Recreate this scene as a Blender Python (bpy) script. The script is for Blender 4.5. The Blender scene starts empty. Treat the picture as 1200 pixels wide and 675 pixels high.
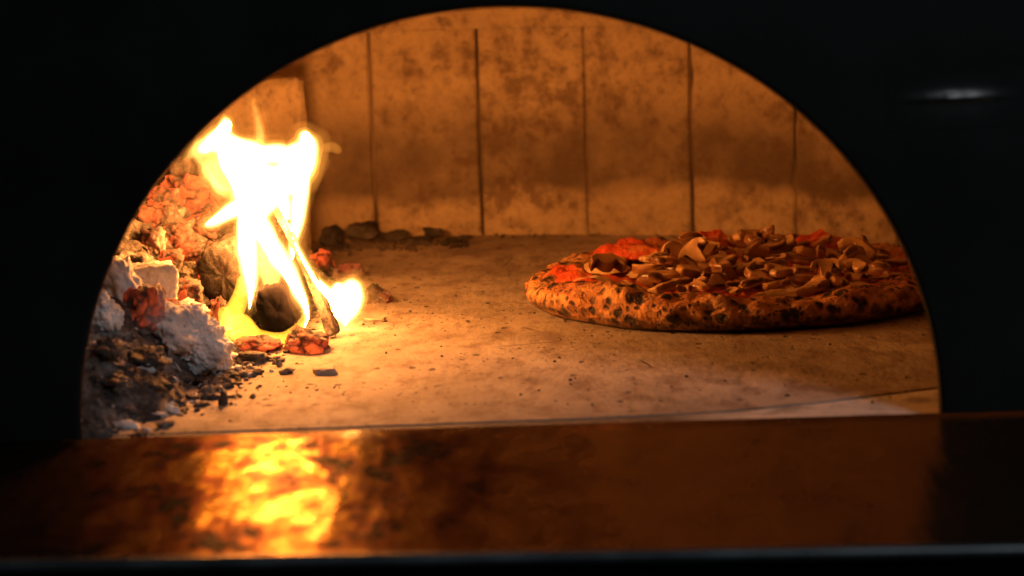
import bpy, bmesh, math, random
from mathutils import Vector, Matrix, noise
random.seed(7)
sc = bpy.context.scene
COL = sc.collection
PI = math.pi

# ------------------------------------------------------------------ camera
CAM = Vector((0.0222, -1.5, 0.3508)); YAW, PITCH, ROLL, FPX = -0.01173, 0.16537, -0.03315, 2645.7
def cam_axes():
    cy, sy = math.cos(YAW), math.sin(YAW)
    f = Vector((sy*math.cos(PITCH), cy*math.cos(PITCH), -math.sin(PITCH)))
    r = Vector((cy, -sy, 0)); u = r.cross(f)
    return r*math.cos(ROLL)+u*math.sin(ROLL), u*math.cos(ROLL)-r*math.sin(ROLL), f
RX, UX, FX = cam_axes()
cd = bpy.data.cameras.new('camera'); cam = bpy.data.objects.new('camera', cd); COL.objects.link(cam)
m3 = Matrix((RX, UX, -FX)).transposed()
cam.matrix_world = Matrix.Translation(CAM) @ m3.to_4x4()
cd.sensor_width = 36; cd.lens = FPX/1200*36; cd.clip_end = 50; cd.clip_start = .05
cd.dof.use_dof = True; cd.dof.focus_distance = 1.93; cd.dof.aperture_fstop = 5.6
sc.camera = cam
def ray(px, py):
    return FX + RX*((px-600)/FPX) - UX*((py-337.5)/FPX)
def at(px, py, Y=None, Z=None):
    d = ray(px, py)
    t = (Y-CAM.y)/d.y if Y is not None else (Z-CAM.z)/d.z
    return CAM + d*t
def mpp(Y): return (Y-CAM.y)/FPX*1.0          # metres per photo pixel at depth Y

# ------------------------------------------------------------------ helpers
def link(o, parent=None):
    COL.objects.link(o)
    if parent: o.parent = parent
    return o
def tag(o, label=None, cat=None, group=None, kind=None):
    if label: o['label'] = label
    if cat: o['category'] = cat
    if group: o['group'] = group
    if kind: o['kind'] = kind
    return o
def empty(name, loc, label, cat, group=None):
    o = bpy.data.objects.new(name, None); o.location = loc; o.empty_display_size = .02
    link(o); return tag(o, label, cat, group)
def obj(name, bm, mat, parent=None, smooth=True):
    me = bpy.data.meshes.new(name)
    bm.normal_update(); bm.to_mesh(me); bm.free()
    for p in me.polygons: p.use_smooth = smooth
    mats = mat if isinstance(mat, (list, tuple)) else [mat]
    for m in mats: me.materials.append(m)
    return link(bpy.data.objects.new(name, me), parent)
def fbm(p, o=4): return noise.fractal(Vector(p), 1.0, 2.0, o)   # about -1..1
def vor(p):
    d, pts = noise.voronoi(Vector(p)); return d, pts
def lerp(a, b, t): return a+(b-a)*t
def clamp(x, a=0., b=1.): return max(a, min(b, x))
def sstep(a, b, x):
    t = clamp((x-a)/(b-a)); return t*t*(3-2*t)
def interp(xs, ys, x):
    if x <= xs[0]: return ys[0]
    for i in range(1, len(xs)):
        if x <= xs[i]: return lerp(ys[i-1], ys[i], (x-xs[i-1])/(xs[i]-xs[i-1]))
    return ys[-1]
def box_bm(bm, lo, hi, M=None):
    r = bmesh.ops.create_cube(bm, size=1.0)
    c = [(a+b)/2 for a, b in zip(lo, hi)]; s = [b-a for a, b in zip(lo, hi)]
    for v in r['verts']:
        v.co = Vector((v.co.x*s[0]+c[0], v.co.y*s[1]+c[1], v.co.z*s[2]+c[2]))
        if M: v.co = M @ v.co
    return r['verts']

# ------------------------------------------------------------------ materials
class G:
    """small node graph builder"""
    def __init__(s, name):
        s.m = bpy.data.materials.new(name); s.m.use_nodes = True
        s.t = s.m.node_tree; s.b = s.t.nodes['Principled BSDF']; s.out = s.t.nodes['Material Output']
        s._tc = None
    def n(s, typ, **kw):
        x = s.t.nodes.new(typ)
        for k, v in kw.items(): setattr(x, k, v)
        return x
    def put(s, sock, v):
        if v is None: return
        if isinstance(v, bpy.types.NodeSocket): s.t.links.new(v, sock)
        else:
            try: sock.default_value = v
            except Exception: sock.default_value = tuple(v)+(1,)
    def co(s, kind='Object'):
        if not s._tc: s._tc = s.n('ShaderNodeTexCoord')
        return s._tc.outputs[kind]
    def map(s, scale=(1,1,1), loc=(0,0,0), kind='Object'):
        x = s.n('ShaderNodeMapping'); s.put(x.inputs['Vector'], s.co(kind))
        x.inputs['Scale'].default_value = scale; x.inputs['Location'].default_value = loc
        return x.outputs[0]
    def noise(s, scale, detail=4, rough=.55, vec=None, dist=0):
        x = s.n('ShaderNodeTexNoise'); s.put(x.inputs['Vector'], vec or s.co())
        x.inputs['Scale'].default_value = scale; x.inputs['Detail'].default_value = detail
        x.inputs['Roughness'].default_value = rough; x.inputs['Distortion'].default_value = dist
        return x.outputs['Fac']
    def vor(s, scale, feature='F1', vec=None, out='Distance', rand=1):
        x = s.n('ShaderNodeTexVoronoi', feature=feature); s.put(x.inputs['Vector'], vec or s.co())
        x.inputs['Scale'].default_value = scale; x.inputs['Randomness'].default_value = rand
        return x.outputs[out]
    def ramp(s, fac, stops):
        x = s.n('ShaderNodeValToRGB'); s.put(x.inputs[0], fac); e = x.color_ramp.elements
        while len(e) < len(stops): e.new(.5)
        for el, (p, c) in zip(e, stops):
            el.position = p; el.color = (c, c, c, 1) if isinstance(c, (int, float)) else tuple(c)+(1,)
        return x.outputs[0]
    def math(s, op, a, b=None, c=None):
        x = s.n('ShaderNodeMath', operation=op)
        for i, v in enumerate((a, b, c)):
            if v is not None: s.put(x.inputs[i], v)
        return x.outputs[0]
    def mix(s, fac, a, b, blend='MIX'):
        x = s.n('ShaderNodeMix', data_type='RGBA', blend_type=blend)
        s.put(x.inputs[0], fac)
        for i, v in ((6, a), (7, b)): s.put(x.inputs[i], v)
        return x.outputs[2]
    def attr(s, name, out='Fac'):
        return s.n('ShaderNodeAttribute', attribute_name=name).outputs[out]
    def bump(s, h, dist=.002, strength=1, normal=None):
        x = s.n('ShaderNodeBump'); s.put(x.inputs['Height'], h)
        x.inputs['Distance'].default_value = dist; x.inputs['Strength'].default_value = strength
        if normal: s.put(x.inputs['Normal'], normal)
        return x.outputs[0]
    def sep(s, vec=None):
        x = s.n('ShaderNodeSeparateXYZ'); s.put(x.inputs[0], vec or s.co()); return x.outputs
    def set(s, **kw):
        for k, v in kw.items(): s.put(s.b.inputs[k.replace('_', ' ')], v)
        return s.m

def mat_brick():
    g = G('fire_brick'); o = g.sep()
    n1 = g.noise(5, 6, .6); n2 = g.noise(38, 6, .65); n3 = g.noise(150, 3, .6)
    base = g.ramp(n1, [(.3, (.36,.265,.16)), (.5, (.44,.335,.205)), (.72, (.50,.39,.25))])
    # soot band across the bricks, its own ragged outline
    w = g.math('ADD', o[2], g.math('MULTIPLY', g.math('SUBTRACT', g.noise(7, 4, .6), .5), .075))
    band = g.ramp(w, [(.040, 0), (.056, .95), (.105, .9), (.16, .0)])
    soot = g.math('MULTIPLY', band, g.ramp(g.noise(11, 5, .65, vec=g.map(loc=(3,1,2))), [(.3, .5), (.62, 1)]))
    c = g.mix(g.math('MULTIPLY', soot, .93), base, (.075,.050,.032))
    spots = g.ramp(g.math('MULTIPLY', g.math('ADD', g.math('MULTIPLY', n2, .75), g.math('MULTIPLY', n3, .27)), g.ramp(n1, [(.35, .8), (.65, 1.05)])), [(.46, 0), (.60, 1)])
    c = g.mix(g.math('MULTIPLY', spots, .78), c, (.12,.072,.04))
    c = g.mix(g.ramp(n3, [(.38, .25), (.5, 0)]), c, (.16,.11,.07))
    h = g.math('ADD', g.math('MULTIPLY', n2, .7), g.math('MULTIPLY', n3, .3))
    return g.set(Base_Color=c, Roughness=.93, Normal=g.bump(h, .006, .9))
def mat_mortar():
    g = G('sooty_mortar')
    return g.set(Base_Color=g.ramp(g.noise(9, 4), [(.4, (.06,.04,.026)), (.6, (.20,.14,.085))]), Roughness=.95)
def mat_hearth():
    g = G('hearth_stone')
    vs = g.map((1, .5, 1)); n1 = g.noise(6, 6, .6); n2 = g.noise(45, 5, .65, vec=vs); n3 = g.noise(190, 4, .6, vec=vs)
    st = g.noise(10, 5, .65, vec=g.map((1, .8, 1)))
    c = g.ramp(n1, [(.30, (.18,.148,.122)), (.5, (.34,.287,.24)), (.68, (.47,.41,.35))])
    c = g.mix(g.ramp(n2, [(.36, .8), (.52, 0)]), c, (.17,.12,.09))
    c = g.mix(g.ramp(st, [(.53, 0), (.66, .6)]), c, (.13,.095,.075))
    sp = g.ramp(g.vor(55, vec=g.map((1, .6, 1))), [(.10, 1), (.19, 0)])
    sp = g.math('MULTIPLY', sp, g.ramp(g.noise(14, 4, .6, vec=g.map(loc=(5,2,1))), [(.44, 0), (.52, 1)]))
    c = g.mix(g.math('MULTIPLY', sp, .85), c, (.055,.042,.035))
    sp2 = g.math('MULTIPLY', g.ramp(g.vor(130, vec=g.map((1, .6, 1))), [(.13, 1), (.22, 0)]), g.ramp(g.noise(9, 4, .6, vec=g.map(loc=(1,7,1))), [(.46, 0), (.55, .9)]))
    c = g.mix(sp2, c, (.07,.052,.042))
    crack = g.ramp(g.vor(4.2, 'DISTANCE_TO_EDGE', vec=g.map((1, 1.6, 1), (.3,.1,0))), [(0, 1), (.006, .0)])
    crack = g.math('MULTIPLY', crack, g.ramp(g.noise(5, 3), [(.52, 0), (.58, .75)]))
    c = g.mix(crack, c, (.05,.04,.032))
    h = g.math('ADD', g.math('MULTIPLY', n2, .6), g.math('MULTIPLY', n3, .25))
    h = g.math('SUBTRACT', h, g.math('MULTIPLY', g.math('ADD', sp, crack), .35))
    return g.set(Base_Color=c, Roughness=.9, Normal=g.bump(h, .0042, .9))
def mat_flour():
    g = G('floury_front_stone')
    n2 = g.noise(60, 5, .65); n1 = g.noise(11, 5, .6)
    c = g.ramp(n1, [(.3, (.05,.042,.038)), (.6, (.13,.105,.09))])
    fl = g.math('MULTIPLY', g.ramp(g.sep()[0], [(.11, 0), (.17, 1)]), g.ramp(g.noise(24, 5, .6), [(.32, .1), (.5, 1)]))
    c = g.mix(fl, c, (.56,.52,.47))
    c = g.mix(g.ramp(n2, [(.33, .6), (.5, 0)]), c, (.2,.165,.135))
    return g.set(Base_Color=c, Roughness=.9, Normal=g.bump(n2, .003, .7))
def mat_plate(worn=False):
    g = G('black_painted_steel_worn' if worn else 'black_painted_steel')
    n = g.noise(9, 5, .6); s = g.noise(70, 3, .6, vec=g.map((1, 1, .25)))
    w = g.attr('worn') if worn else 0.0; rg = g.ramp(n, [(.3, .5), (.7, .7)])
    if worn: rg = g.math('SUBTRACT', rg, g.math('MULTIPLY', w, .27))
    return g.set(Base_Color=g.ramp(n, [(.3, (.0030,.0032,.0031)), (.7, (.0085,.0098,.0098))]), Metallic=0,
                 Roughness=rg, Specular_IOR_Level=g.math('MULTIPLY_ADD', w, .5, .16) if worn else .16, Normal=g.bump(s, .0006, .25))
def mat_shelf():
    g = G('worn_steel_shelf')
    v = g.map((1, .55, 1))
    n1 = g.noise(24, 6, .68, vec=v, dist=.5); n2 = g.noise(85, 4, .6, vec=v); sc_ = g.noise(30, 3, .6, vec=g.map((.2, 5, 1)))
    stain = g.ramp(g.math('ADD', g.math('MULTIPLY', n1, .75), g.math('MULTIPLY', n2, .25)), [(.38, 0), (.60, 1)])
    zone = g.ramp(g.math('ADD', g.sep()[0], g.math('MULTIPLY', n1, .1)), [(.0, 1), (.12, 0)])     # left of the middle: greasy blotches, plus a tint that dims the fire's reflection
    clean = g.math('SUBTRACT', 1.0, g.math('MULTIPLY', g.math('SUBTRACT', 1.0, stain), g.math('MULTIPLY_ADD', zone, .78, .22)))
    c = g.mix(clean, (.07,.05,.035), (.17,.13,.09))
    tint = g.mix(clean, (.17,.148,.118), g.mix(zone, (.62,.56,.46), (.43,.375,.295)))  # reflection strength set by colour: toned down on the fire side, lighter to the right
    r = g.mix(clean, (.42,.42,.42), (.24,.24,.24))
    h = g.math('ADD', g.math('ADD', g.noise(26, 4, .55, vec=g.map((.8, .7, 1))), g.math('MULTIPLY', g.noise(11, 3, .5, vec=g.map((1.6, .35, 1))), 4.2)), g.math('MULTIPLY', sc_, .12))
    return g.set(Base_Color=c, Metallic=.95, Specular_Tint=tint, Roughness=r, Normal=g.bump(h, .004, .24))
def mat_lip():
    g = G('dull_steel_edge')
    n = g.noise(35, 4, .6, vec=g.map((.4, 1, 1)))
    return g.set(Base_Color=g.ramp(n, [(.3, (.06,.07,.075)), (.7, (.15,.17,.18))]), Metallic=.8, Roughness=g.ramp(n, [(.3, .3), (.7, .5)]))
def mat_ash():
    g = G('white_wood_ash')
    n1 = g.noise(28, 6, .65); n2 = g.noise(140, 5, .7)
    c = g.ramp(n1, [(.32, (.40,.385,.37)), (.5, (.68,.67,.66)), (.7, (.80,.795,.79))])
    c = g.mix(g.ramp(n2, [(.31, .6), (.42, 0)]), c, (.16,.145,.135))
    return g.set(Base_Color=c, Roughness=.97, Normal=g.bump(n2, .0025, .9))
def mat_bed():
    g = G('ash_and_cinders')
    n1 = g.noise(26, 6, .7); n2 = g.noise(120, 5, .7); v = g.vor(75)
    c = g.ramp(n1, [(.33, (.03,.026,.024)), (.47, (.10,.085,.075)), (.57, (.24,.22,.205)), (.70, (.48,.46,.44))])
    c = g.mix(g.ramp(n2, [(.42, .8), (.56, 0)]), c, (.03,.025,.022))
    return g.set(Base_Color=c, Roughness=.97, Normal=g.bump(g.math('ADD', n2, g.math('MULTIPLY', v, .6)), .005, 1))
def mat_char(name='charcoal', ash=.45, glow=0., gcol=(1,.16,.03), gscale=30, glo=.46, ghi=.62, checks=True):
    g = G(name)
    n1 = g.noise(32, 6, .65); n2 = g.noise(160, 4, .7); cr = g.attr('crack')
    c = g.ramp(n1, [(.35, (.012,.010,.009)), (.65, (.045,.036,.03))])
    am = g.math('MULTIPLY', g.ramp(g.noise(22, 6, .7, vec=g.map(loc=(2,5,1))), [(.45, 0), (.62, 1)]), ash)
    c = g.mix(am, c, (.33,.29,.26))
    kw = dict(Base_Color=c, Roughness=.9, Normal=g.bump(g.math('ADD', n2, n1), .0025, .8))
    if glow:
        gscale = gscale
        gm = g.ramp(g.noise(gscale, 5, .6, vec=g.map(loc=(7,3,4))), [(glo, 0.02), (ghi, 1)])
        cm = g.ramp(g.math('ADD', cr, g.math('MULTIPLY', g.math('SUBTRACT', n1, .5), .5)), [(.05, .04), (.38, 1)])          # dark checks between glowing faces
        gm = g.math('MULTIPLY', gm, g.math('SUBTRACT', 1.0, g.math('MULTIPLY', am, .9)))
        e = g.math('MULTIPLY', g.math('MULTIPLY', gm, cm), g.ramp(n2, [(.3, .55), (.6, 1.1)]))
        hot = g.mix(gm, (1,.07,.012), gcol)
        kw.update(Emission_Color=hot, Emission_Strength=g.math('MULTIPLY', e, glow))
    return g.set(**kw)
def mat_flame_core(strength, col=(1, .325, .062)):
    g = G('flame_core')
    e = g.n('ShaderNodeEmission'); e.inputs[0].default_value = col+(1,); e.inputs[1].default_value = strength
    g.t.links.new(e.outputs[0], g.out.inputs['Surface']); return g.m
def mat_flame_gas(name, strength, col=(1, .40, .06)):
    g = G(name); g.t.nodes.remove(g.b)
    e = g.n('ShaderNodeEmission'); e.inputs[0].default_value = col+(1,); e.inputs[1].default_value = strength
    g.t.links.new(e.outputs[0], g.out.inputs['Volume']); return g.m
def mat_crust():
    g = G('blistered_crust'); o = g.sep()
    n1 = g.noise(24, 5, .6); n2 = g.noise(120, 4, .65)
    c = g.ramp(n1, [(.3, (.48,.18,.05)), (.52, (.68,.34,.11)), (.7, (.80,.48,.20))])
    rad = g.attr('rim')
    def warp(scale, amt, loc):
        t = g.n('ShaderNodeTexNoise'); g.put(t.inputs['Vector'], g.co()); t.inputs['Scale'].default_value = scale; t.inputs['Detail'].default_value = 4
        m_ = g.n('ShaderNodeVectorMath', operation='MULTIPLY_ADD'); g.put(m_.inputs[0], t.outputs['Color']); m_.inputs[1].default_value = (amt,)*3; g.put(m_.inputs[2], g.map(loc=loc)); return m_.outputs[0]
    v1 = g.vor(84, vec=warp(60, .012, (.3,.1,.2))); v2 = g.vor(150, vec=warp(110, .007, (.7,.4,.1)))
    wob = g.math('MULTIPLY', g.math('SUBTRACT', n2, .5), .35)
    m1 = g.math('MULTIPLY', g.ramp(g.math('ADD', v1, wob), [(.26, 1), (.44, 0)]), g.ramp(g.noise(27, 4, .5, vec=g.map(loc=(4,2,8))), [(.36, 0), (.46, 1)]))
    m2 = g.math('MULTIPLY', g.ramp(g.math('ADD', v2, wob), [(.18, 1), (.36, 0)]), g.ramp(g.noise(14, 3, .5, vec=g.map(loc=(1,9,3))), [(.40, 0), (.48, .9)]))
    m = g.math('MULTIPLY', g.math('MAXIMUM', m1, m2), rad)
    c = g.mix(g.math('MULTIPLY', g.ramp(g.math('ADD', v1, wob), [(.3, .75), (.6, 0)]), rad), c, (.30,.115,.035))
    red = g.math('MULTIPLY', g.ramp(o[2], [(.020, 0), (.034, 1)]), g.ramp(g.noise(19, 4, .6, vec=g.map(loc=(6,1,4))), [(.44, 0), (.58, .85)]))
    c = g.mix(red, c, (.50,.085,.025))
    c = g.mix(g.ramp(g.noise(75, 5, .7, vec=g.map(loc=(2,2,6))), [(.42, .65), (.58, 0)]), c, (.22,.085,.03))
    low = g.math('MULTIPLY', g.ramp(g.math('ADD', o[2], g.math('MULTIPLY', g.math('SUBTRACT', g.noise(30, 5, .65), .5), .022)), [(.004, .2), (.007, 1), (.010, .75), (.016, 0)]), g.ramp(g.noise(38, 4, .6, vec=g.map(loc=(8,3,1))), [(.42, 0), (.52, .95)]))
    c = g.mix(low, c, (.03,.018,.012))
    c = g.mix(m, c, (.018,.012,.009))
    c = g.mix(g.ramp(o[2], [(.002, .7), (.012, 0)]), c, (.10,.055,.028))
    return g.set(Base_Color=c, Roughness=.72, Normal=g.bump(g.math('SUBTRACT', g.math('ADD', n2, g.math('MULTIPLY', g.noise(260, 3, .6), .5)), g.math('MULTIPLY', m, .4)), .0045, 1))
def mat_sauce():
    g = G('tomato_sauce'); n = g.noise(45, 5, .65); n2 = g.noise(170, 3, .6)
    c = g.ramp(n, [(.3, (.36,.035,.012)), (.5, (.60,.085,.024)), (.62, (.66,.20,.055)), (.75, (.70,.36,.12))])
    return g.set(Base_Color=c, Roughness=.42, Normal=g.bump(g.math('ADD', n, g.math('MULTIPLY', n2, .5)), .004, .9))
def mat_cheese():
    g = G('melted_cheese'); n = g.noise(50, 5, .6)
    c = g.ramp(n, [(.3, (.55,.28,.10)), (.5, (.72,.52,.26)), (.7, (.78,.63,.38))])
    return g.set(Base_Color=c, Roughness=.38, Normal=g.bump(n, .002, .6))
def mat_mush(name, face, skin):
    g = G(name); n = g.noise(60, 5, .65); a = g.attr('skin'); rn = g.n('ShaderNodeObjectInfo').outputs['Random']
    c = g.mix(g.ramp(n, [(.3, 0), (.7, 1)]), [x*.62 for x in face], face)
    c = g.mix(a, c, skin)
    c = g.mix(g.math('MULTIPLY', rn, .30), c, [x*.9 for x in skin])
    return g.set(Base_Color=c, Roughness=.24, Normal=g.bump(n, .0018, .6))

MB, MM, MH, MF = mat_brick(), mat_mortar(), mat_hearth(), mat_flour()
MP, MS, ML = mat_plate(), mat_shelf(), mat_lip()
MA, MBED = mat_ash(), mat_bed()

# ------------------------------------------------------------------ the oven
RAD, CX, CY = .78, -.10, .18
oven = empty('pizza_oven', (0, 0, 0), 'wood fired pizza oven with black steel front, half round mouth and firebrick chamber', 'oven')

def plate():
    bm = bmesh.new(); a, b = .2925, .2835; zb = .0045; n = 96
    T = .005; W, H = 1.15, .95
    rings = []
    for (dr, y) in ((None, 0), (.0035, 0), (.001, .0012), (0, .0038), (0, T), (None, T)):
        row = []
        for i in range(n+1):
            t = PI*i/n
            if dr is None:
                dx, dz = math.cos(t), math.sin(t)
                k = min(W/abs(dx) if abs(dx) > 1e-6 else 9e9, H/dz if dz > 1e-6 else 9e9)
                x, z = dx*k, dz*k
            else: x, z = (a+dr)*math.cos(t), (b+dr)*math.sin(t)
            row.append(bm.verts.new((x, y, max(z, zb) if i in (0, n) else z+zb)))
        rings.append(row)
    for r in range(len(rings)):
        A, B = rings[r], rings[(r+1) % len(rings)]
        for i in range(n): bm.faces.new((A[i], A[i+1], B[i+1], B[i]))
    bmesh.ops.recalc_face_normals(bm, faces=bm.faces)
    o = obj('front_plate', bm, MP, oven, smooth=False)
    return o
plate()
def ridge():
    # a short bent-out crease in the sheet metal, right of the mouth
    bm = bmesh.new(); L = bm.verts.layers.float.new('worn'); p0, p1 = at(1040, 119, Y=0), at(1215, 112, Y=0); n = 60; m = 40; rows = []
    for i in range(n+1):
        t = i/n; p = p0.lerp(p1, t); A = .0026*math.exp(-((t-.47)/.24)**2)*(1+.25*fbm((t*11, 2, 0), 3)); row = []
        for j in range(m+1):
            z = lerp(-.02, .02, j/m); h = A*math.exp(-(z/.0042)**2) if z > 0 else A*math.exp(-(z/.0016)**2)
            v = bm.verts.new((p.x, -.0003-h*sstep(0, .1, min(t, 1-t)), p.z+z)); row.append(v)
            v[L] = clamp(A/.0026)*math.exp(-(z/.009)**2)*sstep(0, .15, min(t, 1-t))
        rows.append(row)
    for i in range(n):
        for j in range(m): bm.faces.new((rows[i][j], rows[i+1][j], rows[i+1][j+1], rows[i][j+1]))
    bmesh.ops.recalc_face_normals(bm, faces=bm.faces)
    return obj('plate_crease', bm, mat_plate(True), oven)
ridge()

def wall():
    bm = bmesh.new(); step = .1165/RAD; a0 = math.asin((-.153-CX)/RAD)
    k0, k1 = -11, 14
    for k in range(k0, k1):
        am = a0+step*(k+.5)
        rj = RAD+random.uniform(-.002, .002)
        x, y = CX+rj*math.sin(am), CY+rj*math.cos(am)
        if y < .05: continue
        M = Matrix.Translation((x, y, 0)) @ Matrix.Rotation(-am+random.uniform(-.006, .006), 4, 'Z')
        hw = .1165/2; gp = {0: .0015, 1: .0013, 2: .0003, 3: .0012, 4: .0009, 5: .0005}
        hgt = .229+random.uniform(-.0015, .0015)
        x0, x1 = -hw+gp.get(k, .0008), hw-gp.get(k+1, .0008); nu, nv = 26, 48; gr = []
        for j in range(nv+1):
            row = []
            for i in range(nu+1):
                u, v = lerp(x0, x1, i/nu), lerp(0, hgt, j/nv); u = x0+(x1-x0)*(.5-.5*math.cos(PI*i/nu))*.6+(u-x0)*.4
                q = Vector((u*1.0+k*3.1, v, 2.0)); d = min(u-x0, x1-u)
                c = .5+.5*noise.noise(q*55); chip = max(0, noise.noise(q*26+Vector((0,0,k)))-.12)*.010
                y = (.0012+.0010*c+chip*.6)*(1-sstep(0, .0012+.0014*c+chip*.6, d)) + .0011*fbm(q*28, 5) + .0011*fbm(q*9, 2)
                row.append(bm.verts.new(M @ Vector((u, y, v))))
            gr.append(row)
        for j in range(nv):
            for i in range(nu): bm.faces.new((gr[j][i], gr[j][i+1], gr[j+1][i+1], gr[j+1][i]))
        ring = [gr[j][0] for j in range(nv+1)]+gr[nv][1:]+[gr[j][nu] for j in range(nv-1, -1, -1)]
        bk = [bm.verts.new(M @ Vector(((M.inverted() @ v.co).x, .062, (M.inverted() @ v.co).z))) for v in ring]
        for i in range(len(ring)-1): bm.faces.new((ring[i], ring[i+1], bk[i+1], bk[i]))
    bmesh.ops.recalc_face_normals(bm, faces=bm.faces)
    return obj('brick_wall', bm, MB, oven)
wall()
def shell():
    bm = bmesh.new(); n = 60; lo, hi = -1.66, 1.66
    A = [lerp(lo, hi, i/n) for i in range(n+1)]
    r = RAD+.0052
    a = [bm.verts.new((CX+r*math.sin(t), CY+r*math.cos(t), -.02)) for t in A]
    b = [bm.verts.new((CX+r*math.sin(t), CY+r*math.cos(t), .232)) for t in A]
    for i in range(n): bm.faces.new((a[i], a[i+1], b[i+1], b[i]))
    return obj('mortar_joint', bm, MM, oven)
shell()
def dome():
    bm = bmesh.new(); n, m = 72, 18; rows = []
    r0 = RAD-.0008
    for j in range(m+1):
        e = PI/2*j/m
        rr, z = r0*math.cos(e)**.55 if j < m else 0.0, .2265+.20*math.sin(e)
        row = []
        for i in range(n):
            t = 2*PI*i/n
            y = CY+rr*math.cos(t)
            row.append(bm.verts.new((CX+rr*math.sin(t), max(y, .0125), z)))
        rows.append(row)
    for j in range(m):
        for i in range(n):
            q = (rows[j][i], rows[j][(i+1) % n], rows[j+1][(i+1) % n], rows[j+1][i])
            if all(v.co.y < .0126 for v in q): continue
            try: bm.faces.new(q)
            except Exception: pass
    bmesh.ops.remove_doubles(bm, verts=bm.verts, dist=1e-5)
    bmesh.ops.recalc_face_normals(bm, faces=bm.faces)
    return obj('dome', bm, MB, oven)
dome()
def slab(name, pts, mat, z=0., th=.03):
    bm = bmesh.new()
    vs = [bm.verts.new((x, y, z)) for x, y in pts]; f = bm.faces.new(vs)
    if f.normal.z < 0: f.normal_flip()
    ex = bmesh.ops.extrude_face_region(bm, geom=[f])
    for v in [e for e in ex['geom'] if isinstance(e, bmesh.types.BMVert)]: v.co.z -= th
    bmesh.ops.recalc_face_normals(bm, faces=bm.faces)
    return obj(name, bm, mat, oven, smooth=False)
JX = [(-.9, .030), (-.42, .0315), (-.25, .033), (-.07, .036), (.05, .040), (.151, .048), (.22, .068), (.307, .103), (.45, .15), (.9, .30)]
arc = []
for i in range(41):
    t = lerp(1.35, -1.60, i/40); arc.append((CX+(RAD+.004)*math.sin(t), CY+(RAD+.004)*math.cos(t)))
back = [(x, y+.0026+.0018*noise.noise((x*30, 0, 0))) for x, y in JX if x > -.85 and x < .62]
slab('hearth_slab', back+[(.66, .26)]+arc, MH)
front = [(x, y-.0014) for x, y in JX]
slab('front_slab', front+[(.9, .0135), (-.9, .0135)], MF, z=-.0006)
bm = bmesh.new(); box_bm(bm, (-1.0, .0135, -.05), (1.0, 1.05, -.006)); obj('hearth_base', bm, MM, oven, smooth=False)

def shelf():
    bm = bmesh.new(); zt = .0032
    # profile (y, z) from back edge to front roll; front edge runs slightly askew
    prof = [(.0122, -.03), (.0122, zt-.0030), (.0112, zt-.0010), (.0092, zt), (-.02, zt), (-.15, zt), (-.300, zt)]
    n = 60; rows = []
    for i in range(n+1):
        x = lerp(-1.1, 1.1, i/n); sk = -.05*x
        rows.append([bm.verts.new((x, y+(sk if y < -.2 else 0), z)) for y, z in prof])
    for i in range(n):
        for j in range(len(prof)-1): bm.faces.new((rows[i][j], rows[i+1][j], rows[i+1][j+1], rows[i][j+1]))
    bmesh.ops.recalc_face_normals(bm, faces=bm.faces)
    s = obj('landing_shelf', bm, MS, oven)
    bm = bmesh.new(); rows = []
    for i in range(n+1):
        x = lerp(-1.1, 1.1, i/n); sk = -.05*x; row = []
        pr = [(-.300, zt-.002)] + [(-.304-.0042*math.sin(PI*k/10), zt-.0022+.0042*math.cos(PI*k/10)) for k in range(11)] + [(-.302, zt-.0075), (-.302, -.16)]
        for y, z in pr: row.append(bm.verts.new((x, y+sk, z)))
        rows.append(row)
    for i in range(n):
        for j in range(len(rows[0])-1): bm.faces.new((rows[i][j], rows[i+1][j], rows[i+1][j+1], rows[i][j+1]))
    bmesh.ops.recalc_face_normals(bm, faces=bm.faces)
    lip = obj('rolled_edge', bm, [ML, MP], s)
    for p in lip.data.polygons:
        if p.center.z < -.006: p.material_index = 1
shelf()

# ------------------------------------------------------------------ ash bed
BX = [(-.30, .00), (-.292, .035), (-.245, .12), (-.235, .22), (-.232, .32), (-.225, .40), (-.18, .50), (-.17, .60), (-.19, .72), (-.23, .80), (-.30, .95)]
def xb(y): return interp([p[1] for p in BX], [p[0] for p in BX], y)
def mound(x, y):
    d = xb(y)-x + .012*fbm((x*14, y*14, 3))
    if d <= 0: return -.004
    h = .19*(1-math.exp(-d/.16))*sstep(0, .02, d+.008)
    h *= lerp(.55, 1, sstep(.0, .28, y))*lerp(1, .45, sstep(.55, .85, y))
    return h
def bed_h(x, y):
    h = mound(x, y)
    if h < -.002: return h
    k = sstep(0, .02, h)
    v = noise.voronoi(Vector((x*42, y*42, 1)))[0]
    return h + k*(.009*fbm((x*22, y*22, 1), 5) + .012*(v[1]-v[0]-.3)*.6 + .0028*fbm((x*120, y*120, 5), 3))
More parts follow.
